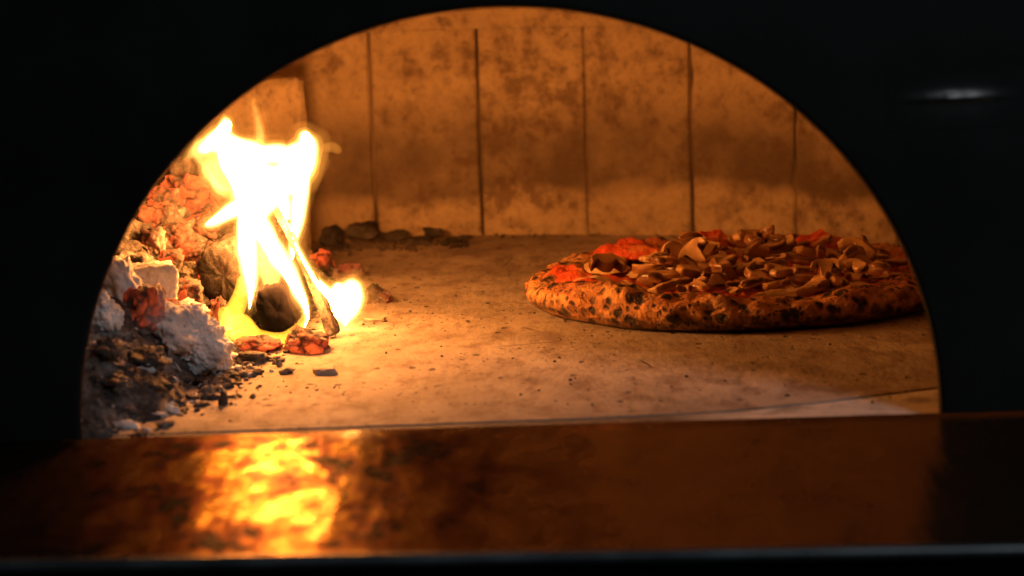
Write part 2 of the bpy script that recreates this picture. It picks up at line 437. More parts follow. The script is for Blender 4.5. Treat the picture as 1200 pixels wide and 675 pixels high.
def ash_bed():
    bm = bmesh.new(); nx, ny = 150, 230; X0, X1, Y0, Y1 = -.62, -.115, .0135, .90; g = []
    for j in range(ny+1):
        y = lerp(Y0, Y1, j/ny); g.append([bm.verts.new((lerp(X0, X1, i/nx), y, bed_h(lerp(X0, X1, i/nx), y))) for i in range(nx+1)])
    for j in range(ny):
        for i in range(nx):
            q = (g[j][i], g[j][i+1], g[j+1][i+1], g[j+1][i])
            if max(v.co.z for v in q) > -.0035: bm.faces.new(q)
    loose = [v for v in bm.verts if not v.link_faces]
    bmesh.ops.delete(bm, geom=loose, context='VERTS')
    # cinder crumbs lying over the slope and its skirt
    for k in range(2400):
        y = random.uniform(.02, .8); b = xb(y)
        x = b - abs(random.gauss(0, .09))
        if k % 3 == 0: x = b + abs(random.gauss(0, .022))*(1 if y < .45 else .5)
        if x < -.6: continue
        if bed_h(x, y) > .055 and random.random() < .7: continue
        s = random.choice((.0010, .0014, .0018, .0022, .003, .0045))*random.uniform(.6, 1.2)
        z = max(bed_h(x, y), 0)
        r = bmesh.ops.create_icosphere(bm, subdivisions=1, radius=s)
        rx = Matrix.Rotation(random.uniform(0, 6), 3, random.choice('XYZ')); e = random.uniform(.6, 2.4)
        mi = 1 if random.random() < (.24 if y < .26 else .05) else 0
        for v in r['verts']:
            q = v.co.copy(); q *= random.uniform(.6, 1.25); q.x *= e; q.z *= .75; v.co = rx @ q + Vector((x, y, z+s*.3))
            for f in v.link_faces: f.material_index = mi
    return tag(obj('ash_bed', bm, [MBED, MA], smooth=False), 'sloping bed of grey ash and cinders under the fire, left side of the oven', 'ash', kind='stuff')
ash_bed()

def drop(px, py, lift=0.):
    """where the line of sight meets the ash slope or the hearth"""
    d = ray(px, py); t = 1.45
    while t < 2.6:
        p = CAM+d*t
        if p.z <= max(mound(p.x, p.y), 0): break
        t += .004
    return CAM+d*t

def crumbs():
    bm = bmesh.new()
    for k in range(1700):
        if k < 130:
            x, y = random.uniform(-.22, .42), random.uniform(.05, .9)
        else:
            y = random.uniform(.1, .85); x = xb(y)+abs(random.gauss(0, .05))
        if k >= 1100:
            x, y = random.uniform(-.2, .45), random.uniform(.05, .85)
            if noise.noise(Vector((x*9, y*6, 3))) < random.uniform(-.1, .5): continue
        elif k >= 560:
            if k % 5: continue
            t = random.uniform(-.25, .75); q = RAD-abs(random.gauss(0, .012)); x, y = CX+q*math.sin(t), CY+q*math.cos(t)
        elif k >= 240:
            x = random.uniform(-.25, -.05); y = .925-.9*max(0, abs(x+.12)-.05)-abs(random.gauss(0, .03))
        if (x-.205)**2+(y-.52)**2 < .175**2 or x > .5: continue
        s = random.choice((.0005, .0006, .0008, .0008, .0012))*(2.6 if 240 <= k < 560 else 1.7 if 560 <= k < 1100 else 1)
        r = bmesh.ops.create_icosphere(bm, subdivisions=1, radius=s)
        e = random.uniform(.7, 2.5); a = Matrix.Rotation(random.uniform(0, 6), 3, 'Z')
        for v in r['verts']:
            q = v.co*random.uniform(.7, 1.2); q.x *= e; v.co = a @ q + Vector((x, y, s*.4))
    g = G('burnt_crumbs'); m = g.set(Base_Color=g.ramp(g.noise(9, 2), [(.4, (.03,.024,.02)), (.6, (.12,.09,.07))]), Roughness=.9)
    return tag(obj('burnt_crumb_scatter', bm, m, smooth=False), 'fine burnt crumbs strewn over the hearth stone', 'crumbs', kind='stuff')
crumbs()

# ------------------------------------------------------------------ coals, ash lumps, logs
def lump_bm(sx, sy, sz, seed, boxy=.5, rough=.20, crack=.12, cs=.85, sub=5, fluffy=0.):
    bm = bmesh.new(); bmesh.ops.create_icosphere(bm, subdivisions=sub, radius=1)
    L = bm.verts.layers.float.new('crack'); off = Vector((seed*3.1, seed*1.7, seed*.9))
    for v in bm.verts:
        p = v.co.normalized()
        m = max(abs(p.x), abs(p.y), abs(p.z)); q = p.lerp(p/m*.86, boxy)
        n = fbm(q*1.1+off, 3)*rough*1.6
        wq = Vector((noise.noise(q*2.2+off), noise.noise(q*2.2+off+Vector((9,0,0))), noise.noise(q*2.2+off+Vector((0,9,0)))))
        d = noise.voronoi((q+wq*.45)*cs+off)[0]; e = d[1]-d[0]
        v[L] = clamp(e*1.6)
        g = -crack*(1-sstep(0, .28, e))
        f = fbm(q*5+off, 4)*rough*.35 + fluffy*fbm(q*11+off, 4)
        q = q*(1+n+g+f)
        v.co = Vector((q.x*sx, q.y*sy, q.z*sz))
    return bm
def lump(name, px, py, w, h, seed, mat, label, cat, group=None, lift=.25, dep=1.0, rot=0., tilt=0., **kw):
    p = drop(px, py+h*.30); s = mpp(p.y)*1.28
    o = obj(name, lump_bm(w*.5*s, w*.5*s*dep, h*.5*s, seed, **kw), mat)
    c = at(px, py, Y=p.y)
    o.location = c; o.rotation_euler = (random.uniform(-.15, .15), tilt, rot)
    return tag(o, label, cat, group)

E1 = mat_char('glowing_ember', .22, 1.05, (1,.105,.016), 34, .36, .54)
E2 = mat_char('bright_ember', .2, 1.25, (1,.13,.022), 28, .33, .52)
E1B = mat_char('flaking_ember', .40, 1.1, (1,.11,.017), 30, .40, .60)
E3 = mat_char('dim_ember', 1., .34, (1,.12,.03), 26, .42, .60)
C1 = mat_char('charcoal', .30); C2 = mat_char('ashy_charcoal', .75)
EM = 'glowing embers of the fire'
lump('ember', 222, 226, 56, 46, 1, E2, 'largest orange glowing ember, cracked into blocks, high on the pile against the mouth edge', 'ember', EM, boxy=.75, cs=1.1, crack=.15)
lump('ember', 246, 236, 30, 36, 2, E1, 'orange ember touching the left side of the tall flame', 'ember', EM, boxy=.6)
lump('ember', 186, 260, 34, 36, 3, E1, 'orange ember at the oven mouth edge, just below the largest cracked ember', 'ember', EM, boxy=.6)
lump('ember', 206, 276, 38, 30, 4, E2, 'pale orange ember below the biggest ember, halfway up the pile', 'ember', EM, boxy=.7, cs=.85)
lump('ember', 222, 298, 32, 24, 5, E1, 'small orange ember just left of the upper half of the checked log', 'ember', EM, boxy=.5)
lump('ember', 180, 283, 26, 26, 16, E3, 'dull ash coated ember near the mouth edge above the white ash block', 'ember', EM, boxy=.5)
lump('ember', 249, 331, 28, 36, 6, E1, 'upright orange ember with fine stripes in front of the checked log', 'ember', EM, boxy=.7, cs=.9)
lump('ember', 220, 346, 32, 32, 7, E1, 'orange ember between the white ash block and the striped ember', 'ember', EM, boxy=.7, cs=.9)
lump('ember', 257, 368, 18, 34, 8, E1, 'narrow orange ember along the right side of the biggest ash lump', 'ember', EM, boxy=.5)
lump('ember', 168, 362, 40, 50, 9, E3, 'dark reddish ember half covered by ash, left of the biggest white ash lump', 'ember', EM, boxy=.5, cs=1.2)
lump('ember', 304, 404, 46, 20, 10, E1B, 'low flat red ember in front of the flame base', 'ember', EM, boxy=.25, cs=1.0, crack=.08, rough=.24)
lump('ember', 361, 403, 40, 28, 11, E1B, 'bright red ember on the hearth at the foot of the leaning stick', 'ember', EM, boxy=.35, cs=1.0, crack=.09, rough=.24, tilt=.3)
lump('ember', 377, 312, 24, 30, 12, E1, 'red ember standing behind the leaning stick, left of the small round flame', 'ember', EM, boxy=.5)
lump('ember', 407, 321, 32, 20, 13, E3, 'dim ember peeping over the top of the small round flame', 'ember', EM, boxy=.5)
lump('ember', 443, 348, 26, 22, 14, E3, 'dark red ember at the right edge of the small round flame', 'ember', EM, boxy=.5, tilt=.5)
lump('ember', 193, 236, 30, 28, 51, E2, 'orange ember right against the mouth edge, level with the largest cracked ember', 'ember', EM, boxy=.6)
lump('ember', 236, 262, 34, 24, 52, E2, 'orange ember directly under the spike of flame that points left', 'ember', EM, boxy=.6)
lump('ember', 200, 307, 26, 24, 53, E1, 'small orange ember right above the square white ash block', 'ember', EM, boxy=.5)
lump('ember', 240, 300, 26, 26, 54, E2, 'orange ember wedged behind the upper end of the striped ember', 'ember', EM, boxy=.6)
lump('ember', 196, 366, 24, 26, 55, E1, 'small red ember between the dark reddish ember and the biggest ash lump', 'ember', EM, boxy=.5)
CH = 'dark charcoal pieces'
lump('charcoal_piece', 296, 420, 34, 14, 21, C2, 'brown charred lump at the front edge of the ash below the flame', 'charcoal', CH, boxy=.5)
lump('charcoal_piece', 216, 318, 24, 22, 22, C2, 'grey ash dusted charcoal between the white ash block and the checked log', 'charcoal', CH, boxy=.6)
lump('charcoal_piece', 160, 315, 24, 24, 23, C2, 'grey charcoal at the mouth edge above the left white ash lump', 'charcoal', CH, boxy=.6)
lump('charcoal_piece', 126, 410, 30, 22, 24, C1, 'brown black charcoal at the mouth edge below the white lumps', 'charcoal', CH, boxy=.15, rough=.34)
lump('charcoal_piece', 172, 424, 38, 22, 25, C1, 'black charcoal tucked left of the foot of the biggest ash lump', 'charcoal', CH, boxy=.15, rough=.34)
lump('charcoal_piece', 138, 450, 26, 14, 26, C2, 'ashy charcoal low on the slope near the front of the hearth', 'charcoal', CH, boxy=.15, rough=.34)
lump('charcoal_piece', 246, 448, 28, 12, 27, C1, 'small black charcoal at the foot of the biggest ash lump', 'charcoal', CH, boxy=.15, rough=.34)
AG = 'white ash lumps'
kwf = dict(rough=.34, crack=.04, fluffy=.085, boxy=.2, sub=6)
lump('ash_lump', 228, 402, 70, 62, 31, MA, 'biggest fluffy white ash lump in front of the embers', 'ash', AG, dep=.8, **kwf)
lump('ash_lump', 214, 372, 44, 30, 37, MA, 'white ash crumbling on top of the biggest ash lump', 'ash', AG, **kwf)
lump('ash_lump', 178, 333, 50, 44, 32, MA, 'square white ash block with a dark front face', 'ash', AG, rough=.12, crack=.05, fluffy=.05, boxy=.9, rot=.3)
lump('ash_lump', 141, 335, 38, 60, 33, MA, 'tall white ash lump cut off by the left edge of the oven mouth', 'ash', AG, rough=.25, crack=.06, fluffy=.05, boxy=.6, tilt=-.25)
lump('ash_lump', 124, 372, 28, 40, 34, MA, 'grey white ash under the tall ash lump at the mouth edge', 'ash', AG, **kwf)
MCHIP = G('grey_ash_chip').set(Base_Color=(.36,.31,.26,1), Roughness=.95)
lump('ash_chip', 380, 435, 24, 9, 35, MCHIP, 'single small pale chip lying alone on the bare hearth', 'chip', rough=.15, crack=.04, boxy=.8, rot=.2, sub=4)
lump('ash_chip', 441, 375, 22, 6, 36, MCHIP, 'pale flake lying right of the small round flame', 'chip', rough=.2, crack=.05, boxy=.6, sub=4)
# debris against the back wall
def debris(px, py, w, h, seed, mat, label):
    py += h*.30; h *= .42; w *= .72; mat = C1
    z0 = at(px, py+h*.5, Z=0.0); Y = min(z0.y, .93); s = mpp(Y)
    o = obj('charcoal_piece', lump_bm(w*.5*s, w*.45*s, h*.5*s, seed, boxy=.4, rough=.3, sub=4), mat)
    o.location = at(px, py, Y=Y); o.rotation_euler = (0, 0, seed)
    o.location.z = max(o.location.z, h*.3*s)
    tag(o, label, 'charcoal', 'charcoal debris against the back wall')
debris(388, 262, 40, 50, 41, C1, 'dark charcoal heap piece beside the upright brick')
debris(424, 258, 52, 44, 42, C2, 'brown charcoal piece under the leftmost visible wall joint')
debris(462, 268, 50, 30, 43, C1, 'low dark charcoal right of the leftmost wall joint')
debris(508, 264, 34, 26, 44, C2, 'pale rounded cinder at the foot of the back wall')
debris(492, 276, 46, 14, 45, C1, 'flat black charcoal in front of the pale cinder')
debris(545, 274, 24, 14, 46, C1, 'small charcoal at the foot of the second wall joint, rightmost of the debris')
debris(400, 284, 30, 16, 47, C2, 'grey charcoal bit in front of the upright brick')

# upright brick behind the flame
def upright():
    p = at(366, 300, Y=.83); top = at(345, 92, Y=.83); bm = bmesh.new()
    box_bm(bm, (-.114, 0, 0), (0, .064, top.z))
    bmesh.ops.subdivide_edges(bm, edges=bm.edges, cuts=14, use_grid_fill=True)
    for v in bm.verts:
        c = v.co; v.co = c + Vector((fbm(c*30, 3)*.003, fbm(c*30+Vector((5,0,0)), 3)*.003, fbm(c*24+Vector((0,9,0)), 3)*.004))
    bmesh.ops.bevel(bm, geom=[e for e in bm.edges if e.calc_face_angle(0) > 1], offset=.004, segments=2, affect='EDGES')
    o = obj('upright_brick', bm, MB); o.location = (p.x, .83, 0); o.rotation_euler = (0, 0, .16)
    tag(o, 'firebrick standing on end behind the tall flame', 'brick')
upright()

def mat_black():
    g = G('black_char'); n = g.noise(60, 4)
    return g.set(Base_Color=g.ramp(n, [(.3, (.004,.0035,.005)), (.7, (.010,.008,.010))]), Roughness=.9, Specular_IOR_Level=.1, Normal=g.bump(n, .002, .5))
# logs -------------------------------------------------------------
def log_bm(L, r0, r1, seed, sq=.0, checks=(9, 7), depth=.14, nu=72, nv=110, bend=.0):
    bm = bmesh.new(); lay = bm.verts.layers.float.new('crack'); rows = []; off = Vector((seed*2.3, seed, 0))
    for j in range(nv+1):
        t = j/nv; row = []
        ee = clamp(min(t, 1-t)/.03); cap = (1-(1-ee)**2)**.5*.25+.75
        for i in range(nu):
            a = 2*PI*i/nu; ca, sa = math.cos(a), math.sin(a)
            m = max(abs(ca), abs(sa)); r = lerp(r0, r1, t)*lerp(1, .82/m, sq)*cap
            q = Vector((ca*1.2, sa*1.2, t*L/r0*.5))+off
            d = noise.voronoi(Vector((ca*checks[0]*.32, sa*checks[0]*.32, t*checks[1]))+off)[0]; e = d[1]-d[0]
            r *= 1+.13*fbm(q, 3)+.05*fbm(q*4, 3)-depth*(1-sstep(0, .22, e)) + .02*noise.noise(Vector((ca*16, sa*16, t*2))+off)
            v = bm.verts.new((ca*r, sa*r + bend*math.sin(PI*t), t*L)); v[lay] = clamp(e*1.6); row.append(v)
        rows.append(row)
    for j in range(nv):
        for i in range(nu): bm.faces.new((rows[j][i], rows[j][(i+1) % nu], rows[j+1][(i+1) % nu], rows[j+1][i]))
    for row, t in ((rows[0], 0), (rows[-1], L)):                # slightly ragged end faces
        c = Vector((0, 0, 0))
        for v in row: c += v.co
        c /= nu; prev = row
        for k, f in enumerate((.75, .5, .25)):
            cur = []
            for v in row:
                p = c.lerp(v.co, f); p.z += (1 if t else -1)*.12*r0*(1-f) + .12*r0*fbm(p*90+off, 3)
                w = bm.verts.new(p); w[lay] = .5+.5*noise.noise(p*140+off); cur.append(w)
            for i in range(nu): bm.faces.new((prev[i], prev[(i+1) % nu], cur[(i+1) % nu], cur[i]))
            prev = cur
        cv = bm.verts.new(c); cv[lay] = .5
        for i in range(nu): bm.faces.new((prev[i], prev[(i+1) % nu], cv))
    bmesh.ops.recalc_face_normals(bm, faces=bm.faces)
    return bm
def log(name, p0, p1, r0, r1, seed, mat, label, cat, group, **kw):
    d = p1-p0; o = obj(name, log_bm(d.length, r0, r1, seed, **kw), mat)
    o.location = p0; o.rotation_euler = d.to_track_quat('Z', 'Y').to_euler()
    return tag(o, label, cat, group)
LG = 'burning logs in the fire'
log('burning_log', at(262, 322, Y=.38), at(330, 262, Y=.56), .026, .024, 3, mat_char('checked_char', .16, .12, (1,.2,.04), 20, .5, .65), 'charred log cracked into small squares, left of the flame', 'log', LG, sq=.35, checks=(12, 9), depth=.12)
log('burning_log', at(325, 364, Y=.350), at(322, 316, Y=.58), .0200, .023, 5, mat_black(), 'black round log end inside the base of the flame', 'log', LG, sq=.1, depth=.05)
gst = mat_char('singed_stick', 1.0, .0)
log('burning_stick', at(392, 392, Y=.375), at(312, 226, Y=.400), .0062, .0024, 8, gst, 'thin charred stick leaning diagonally through the flame', 'stick', LG, sq=.5, depth=.08, nv=120, nu=40, bend=.004)
log('burning_log', at(212, 200, Y=.52), at(262, 186, Y=.66), .012, .015, 11, mat_char('bark_char', .45, .22, (1,.3,.08), 18, .48, .62), 'pale barked log end at the pile top under the left flame tip', 'log', LG, sq=.4, depth=.07)

# ------------------------------------------------------------------ flames
def catmull(P, n=9):
    out = []
    Q = [P[0]]+list(P)+[P[-1]]
    for i in range(1, len(Q)-2):
        for k in range(n):
            t = k/n; a, b, c, d = Q[i-1], Q[i], Q[i+1], Q[i+2]
            out.append(tuple(.5*((2*b[j])+(-a[j]+c[j])*t+(2*a[j]-5*b[j]+4*c[j]-d[j])*t*t+(-a[j]+3*b[j]-3*c[j]+d[j])*t**3) for j in range(len(b))))
    out.append(P[-1]); return out
def flame_mesh(name, strands, grow, pad, mat, parent, base, vox=.0016, flat=.75, rag=0.):
    bm = bmesh.new()
    for Y, pts in strands:
        for (px, py, r, dy) in catmull([(q[0], q[1], q[2], q[3] if len(q) > 3 else 0) for q in pts]):
            y = Y+dy; c = at(px, py, Y=y); rr = max(r*grow+pad, .8)*mpp(y)
            res = bmesh.ops.create_icosphere(bm, subdivisions=2, radius=rr)
            for v in res['verts']: v.co = Vector((v.co.x, v.co.y*flat, v.co.z))+c-base
    me = bpy.data.meshes.new('tmp'); bm.to_mesh(me); bm.free()
    t = bpy.data.objects.new('tmp', me); COL.objects.link(t)
    m = t.modifiers.new('r', 'REMESH'); m.mode = 'VOXEL'; m.voxel_size = vox; m.use_smooth_shade = True
    s = t.modifiers.new('s', 'SMOOTH'); s.iterations = 6; s.factor = .5
    dg = bpy.context.evaluated_depsgraph_get(); dg.update()
    nm = bpy.data.meshes.new_from_object(t.evaluated_get(dg)); bpy.data.objects.remove(t)
    nm.name = name; nm.materials.clear(); nm.materials.append(mat)
    if rag:
        for v in nm.vertices:
            p = Vector((v.co.x*75, v.co.y*60, v.co.z*24))
            v.co += Vector((noise.noise(p), noise.noise(p+Vector((7,0,0))), .5*noise.noise(p+Vector((0,7,0)))))*rag
    for p in nm.polygons: p.use_smooth = True
    return link(bpy.data.objects.new(name, nm), parent)

MCORE = mat_flame_core(184)
MCORE2 = mat_flame_core(46)
G1 = mat_flame_gas('white_flame_gas', 300, (1, .68, .30))
G2 = mat_flame_gas('yellow_flame_gas', 110, (1, .56, .12))
G3 = mat_flame_gas('orange_flame_gas', 42, (1, .42, .06))
G4 = mat_flame_gas('faint_flame_gas', 11, (1, .36, .05))
MGAS2 = mat_flame_gas('thin_flame_gas', 42, (1, .38, .05))
MLOW = mat_flame_gas('low_flame_gas', 200, (1, .45, .03))
Yf = .375
core = [
 (Yf+.015, [(286,184,14),(302,201,15),(319,206,14),(340,198,14)]),
 (Yf, [(240,174,9),(253,163,13),(263,151,12),(267,146,9)]),
 (Yf, [(258,164,14),(272,184,18),(286,208,21),(290,238,17),(287,268,15),(290,298,13),(293,322,10),(294,344,6),(292,362,3)]),
 (Yf, [(270,166,11),(300,178,14),(332,182,14),(352,182,16)]),
 (Yf, [(358,159,9),(361,172,14),(353,192,19),(334,212,19),(312,232,18),(300,250,15)]),
 (Yf+.02, [(358,190,15),(351,228,12),(346,262,9),(343,296,5),(344,314,2)]),
 (Yf-.02, [(296,234,11),(271,247,11),(254,257,8),(243,263,4.5)]),
 (Yf-.02, [(296,250,12,.01),(311,276,14,-.005),(327,302,13,-.01),(343,330,10.5,-.012),(356,354,7,-.012),(360,374,4,-.012),(353,389,2.5,-.012)]),
 (Yf+.03, [(318,215,16),(330,235,12),(336,254,7)]),
 (Yf-.02, [(338,262,3),(347,288,4),(359,312,4.5),(373,334,5.5),(385,350,4)]),
]
wisps = [
 (Yf+.005, [(222,186,3),(230,178,8),(242,172,12),(256,172,13)]),
 (Yf+.005, [(236,186,5),(252,190,9),(268,196,10)]),
 (Yf+.01, [(228,178,2),(240,198,4),(258,220,6),(276,232,7)]),
 (Yf-.005, [(304,280,13),(312,308,14),(317,330,10)]),
 (Yf+.0, [(250,200,12),(266,214,12)]),
]
gas_extra = [
 (Yf+.01, [(297,118,1.2),(299,132,2.5),(302,150,3.5),(303,165,5)]),
 (Yf+.01, [(280,188,14),(300,200,14),(318,204,14)]),
]
base_gas = [
 (Yf-.035, [(262,366,7),(270,382,12),(292,394,14),(322,399,10),(346,390,8),(359,370,6),(358,350,5)]),
 (Yf-.02, [(268,378,9),(276,360,11),(288,330,10)]),
 (Yf-.03, [(280,380,14),(298,388,9)]),
]
small_core = [(.42, [(404,382,3),(406,368,11),(410,350,20),(412,340,15)]), (.42, [(396,335,7),(388,352,8),(397,370,8),(406,366,8)]), (.36, [(352,296,1.5),(366,318,3,.02),(380,338,6,.045),(390,352,7,.06)])]
small_gas = [(.42, [(398,388,4),(392,365,6)])]
base = at(310, 395, Y=Yf); base.z = 0
fl = empty('flame', base, 'tall white hot flame rising in forked tongues from the logs', 'flame')
def flame_layers(root, b, bright, thin, cm, rg):
    flame_mesh('flame_core', bright, .63, 0, cm, root, b)
    flame_mesh('white_gas', bright, .90, 0, G1, root, b, rag=rg)
    flame_mesh('yellow_gas', bright+thin, 1.0, .8, G2, root, b, rag=rg*1.2)
    flame_mesh('orange_gas', bright+thin, 1.12, 2.6, G3, root, b, rag=rg*1.5)
    flame_mesh('faint_gas', bright+thin, 1.25, 8.0, G4, root, b, rag=rg*1.5)
flame_layers(fl, base, core, wisps+gas_extra, MCORE, .0040)
flame_mesh('low_flame', base_gas, 1.0, .5, MLOW, fl, base, rag=.003)
base2 = at(408, 390, Y=.42); base2.z = 0
f2 = empty('flame', base2, 'small round white flame right of the leaning stick', 'flame')
flame_layers(f2, base2, small_core, small_gas, MCORE2, .0022)
base3 = at(388, 173, Y=.60)
f3 = flame_mesh('flame', [(.60, [(383,173,6),(390,172,6),(396,176,5)])], 1.0, 1, MGAS2, None, base3)
f3.location = base3
tag(f3, 'tiny detached orange wisp of flame right of the tall flame tip', 'flame')

# ------------------------------------------------------------------ pizza
PC = Vector((.204, .511, 0)); PR = .185
pizza = empty('pizza', PC, 'pizza with charred puffy crust, tomato sauce and mushrooms on the oven floor', 'pizza')
def prad(a): return PR*(1+.035*math.sin(a*2+1.0)+.03*fbm((math.cos(a)*1.6, math.sin(a)*1.6, 4), 3))
def rimh(a): return .027+.009*fbm((math.cos(a)*2.2+9, math.sin(a)*2.2, 1), 3)+.009*math.exp(-((((a-(-2.35)+PI) % (2*PI))-PI)/.28)**2)
def crust():
    bm = bmesh.new(); L = bm.verts.layers.float.new('rim'); na, nr = 300, 64; rows = []
    for j in range(nr+1):
        row = []
        for i in range(na):
            a = 2*PI*i/na; R = prad(a); H = rimh(a); u = j/nr
            # profile: underside edge -> outer bulge -> rim top -> inner slope -> flat centre
            if u < .5:
                t = u/.5; ang = lerp(-1.25, PI-.35, t); w = .036
                r = R-w*.55+math.cos(ang)*w*.62; z = H*.5+math.sin(ang)*H*.52
            else:
                t = (u-.5)/.5; ang = PI-.35; w = .036
                r0 = R-w*.55+math.cos(ang)*w*.62; z0 = H*.5+math.sin(ang)*H*.52
                r = r0*(1-t); z = lerp(z0, .011, sstep(0, .22, t))
            p = Vector((math.cos(a)*r, math.sin(a)*r, z)); k = 1 if u < .52 else .35
            d = noise.voronoi(p*38)[0]
            bub = max(0, .55-d[0])*.013*k + max(0, .5-noise.voronoi(p*85)[0][0])*.005*k + .0030*fbm(p*70, 4)*k + .005*fbm(p*22, 3)
            if z > .004:
                rr = Vector((p.x, p.y, 0)); 
                if rr.length > 0: p += rr.normalized()*bub*.6
                p.z += bub*.7
            p.z = max(p.z, .0006 + (.0015 if u > .02 else 0)*0)
            v = bm.verts.new(p); v[L] = sstep(.62, .50, u); row.append(v)
        rows.append(row)
    for j in range(nr):
        for i in range(na): bm.faces.new((rows[j][i], rows[j][(i+1) % na], rows[j+1][(i+1) % na], rows[j+1][i]))
    bmesh.ops.remove_doubles(bm, verts=bm.verts, dist=1e-5)
    bmesh.ops.recalc_face_normals(bm, faces=bm.faces)
    return obj('crust', bm, mat_crust(), pizza)
crust()
def sauce():
    bm = bmesh.new(); na, nr = 220, 60; rows = []
    for j in range(nr+1):
        row = []
        for i in range(na):
            a = 2*PI*i/na; t = j/nr; ex = .025-.014*fbm((math.cos(a)*3+2, math.sin(a)*3, 7), 3)
            if abs(((a-PI*.96+PI) % (2*PI))-PI) < .5: ex -= .024*(1-abs(((a-PI*.96+PI) % (2*PI))-PI)/.5)
            if abs(a-2.3) < .5: ex -= .020*(1-abs(a-2.3)/.5)
            ex = max(ex, .006)
            R = prad(a)-ex; r = R*t; p = Vector((math.cos(a)*r, math.sin(a)*r, 0))
            edge = sstep(.80, 1, t); H = rimh(a)
            z = .0150+.004*fbm(p*40, 4)+.003*fbm(p*110, 3)
            z = lerp(z, H*1.0+.004*fbm(p*60, 4), edge) - (.006 if j == nr else 0)
            row.append(bm.verts.new((p.x, p.y, z)))
        rows.append(row)
    for j in range(nr):
        for i in range(na): bm.faces.new((rows[j][i], rows[j][(i+1) % na], rows[j+1][(i+1) % na], rows[j+1][i]))
    bmesh.ops.remove_doubles(bm, verts=bm.verts, dist=1e-6)
    bmesh.ops.recalc_face_normals(bm, faces=bm.faces)
    return obj('tomato_sauce', bm, mat_sauce(), pizza)
sauce()
def heap(x, y):      # how high toppings pile
    return .022+.012*math.exp(-((x+.01)/.10)**2-((y)/.10)**2)
MCH = mat_cheese()
def cheese(x, y, rx, ry, seed):
    bm = bmesh.new(); na, nr = 40, 9; rows = []
    for j in range(nr+1):
        t = j/nr; row = []
        for i in range(na):
            a = 2*PI*i/na; k = 1+.3*fbm((math.cos(a)*1.4+seed, math.sin(a)*1.4, seed), 3)
            p = Vector((math.cos(a)*rx*k*t, math.sin(a)*ry*k*t, 0))
            z = .006*(1-t**3)-.003*t+.002*fbm((p.x*60+seed, p.y*60, 2), 3)
            row.append(bm.verts.new((p.x, p.y, z)))
        rows.append(row)
    for j in range(nr):
        for i in range(na): bm.faces.new((rows[j][i], rows[j][(i+1) % na], rows[j+1][(i+1) % na], rows[j+1][i]))
    bmesh.ops.remove_doubles(bm, verts=bm.verts, dist=1e-6)
    bmesh.ops.recalc_face_normals(bm, faces=bm.faces)
    o = obj('melted_cheese', bm, MCH, pizza); r = math.hypot(x, y)
    o.location = (x, y, lerp(.0205, .027, sstep(.12, .16, r)))
for k, (x, y, a, b) in enumerate([(-.135,-.03,.022,.016),(-.10,-.085,.020,.013),(-.12,.06,.026,.02),(-.05,-.115,.026,.012),(.02,-.12,.024,.012),(.09,-.10,.022,.012),(-.03,.12,.03,.018),(.05,.13,.025,.015),(.0,0,.05,.04),(.11,.04,.03,.025),(-.06,.03,.04,.03),(.06,-.06,.035,.02)]):
    cheese(x, y, a, b, k*1.3+.4)

MSA = bpy.data.materials['tomato_sauce']
def tomato(p, rx, ry, h, seed, rot=0.):
    bm = bmesh.new(); na, nr = 64, 16; rows = []
    for j in range(nr+1):
        t = j/nr; row = []
        for i in range(na):
            a = 2*PI*i/na; k = 1+.35*fbm((math.cos(a)*1.5+seed, math.sin(a)*1.5, seed), 3)
            q = Vector((math.cos(a)*rx*k*t, math.sin(a)*ry*k*t, 0))
            z = h*(1-t*t)**.6 - .005*t if t < 1 else -.005
            z += (.30*h+.0015)*fbm((q.x*70+seed, q.y*70, 2), 4)*(1-t**4)
            row.append(bm.verts.new((q.x, q.y, z)))
        rows.append(row)
    for j in range(nr):
        for i in range(na): bm.faces.new((rows[j][i], rows[j][(i+1) % na], rows[j+1][(i+1) % na], rows[j+1][i]))
    bmesh.ops.remove_doubles(bm, verts=bm.verts, dist=1e-6)
    bmesh.ops.recalc_face_normals(bm, faces=bm.faces)
    o = obj('tomato_piece', bm, MSA, pizza); o.location = p-PC; o.rotation_euler = (0, 0, rot)
tomato(at(738, 294, Z=.030), .034, .020, .011, 1.3, -.1)
tomato(at(668, 322, Z=.027), .024, .030, .008, 2.9, .5)
tomato(at(690, 335, Z=.026), .020, .020, .007, 4.1, .2)
tomato(at(845, 350, Z=.024), .030, .012, .006, 5.7, .0)
tomato(at(830, 282, Z=.032), .030, .016, .010, 7.7, .1)
tomato(at(960, 284, Z=.030), .034, .014, .010, 8.4, -.1)
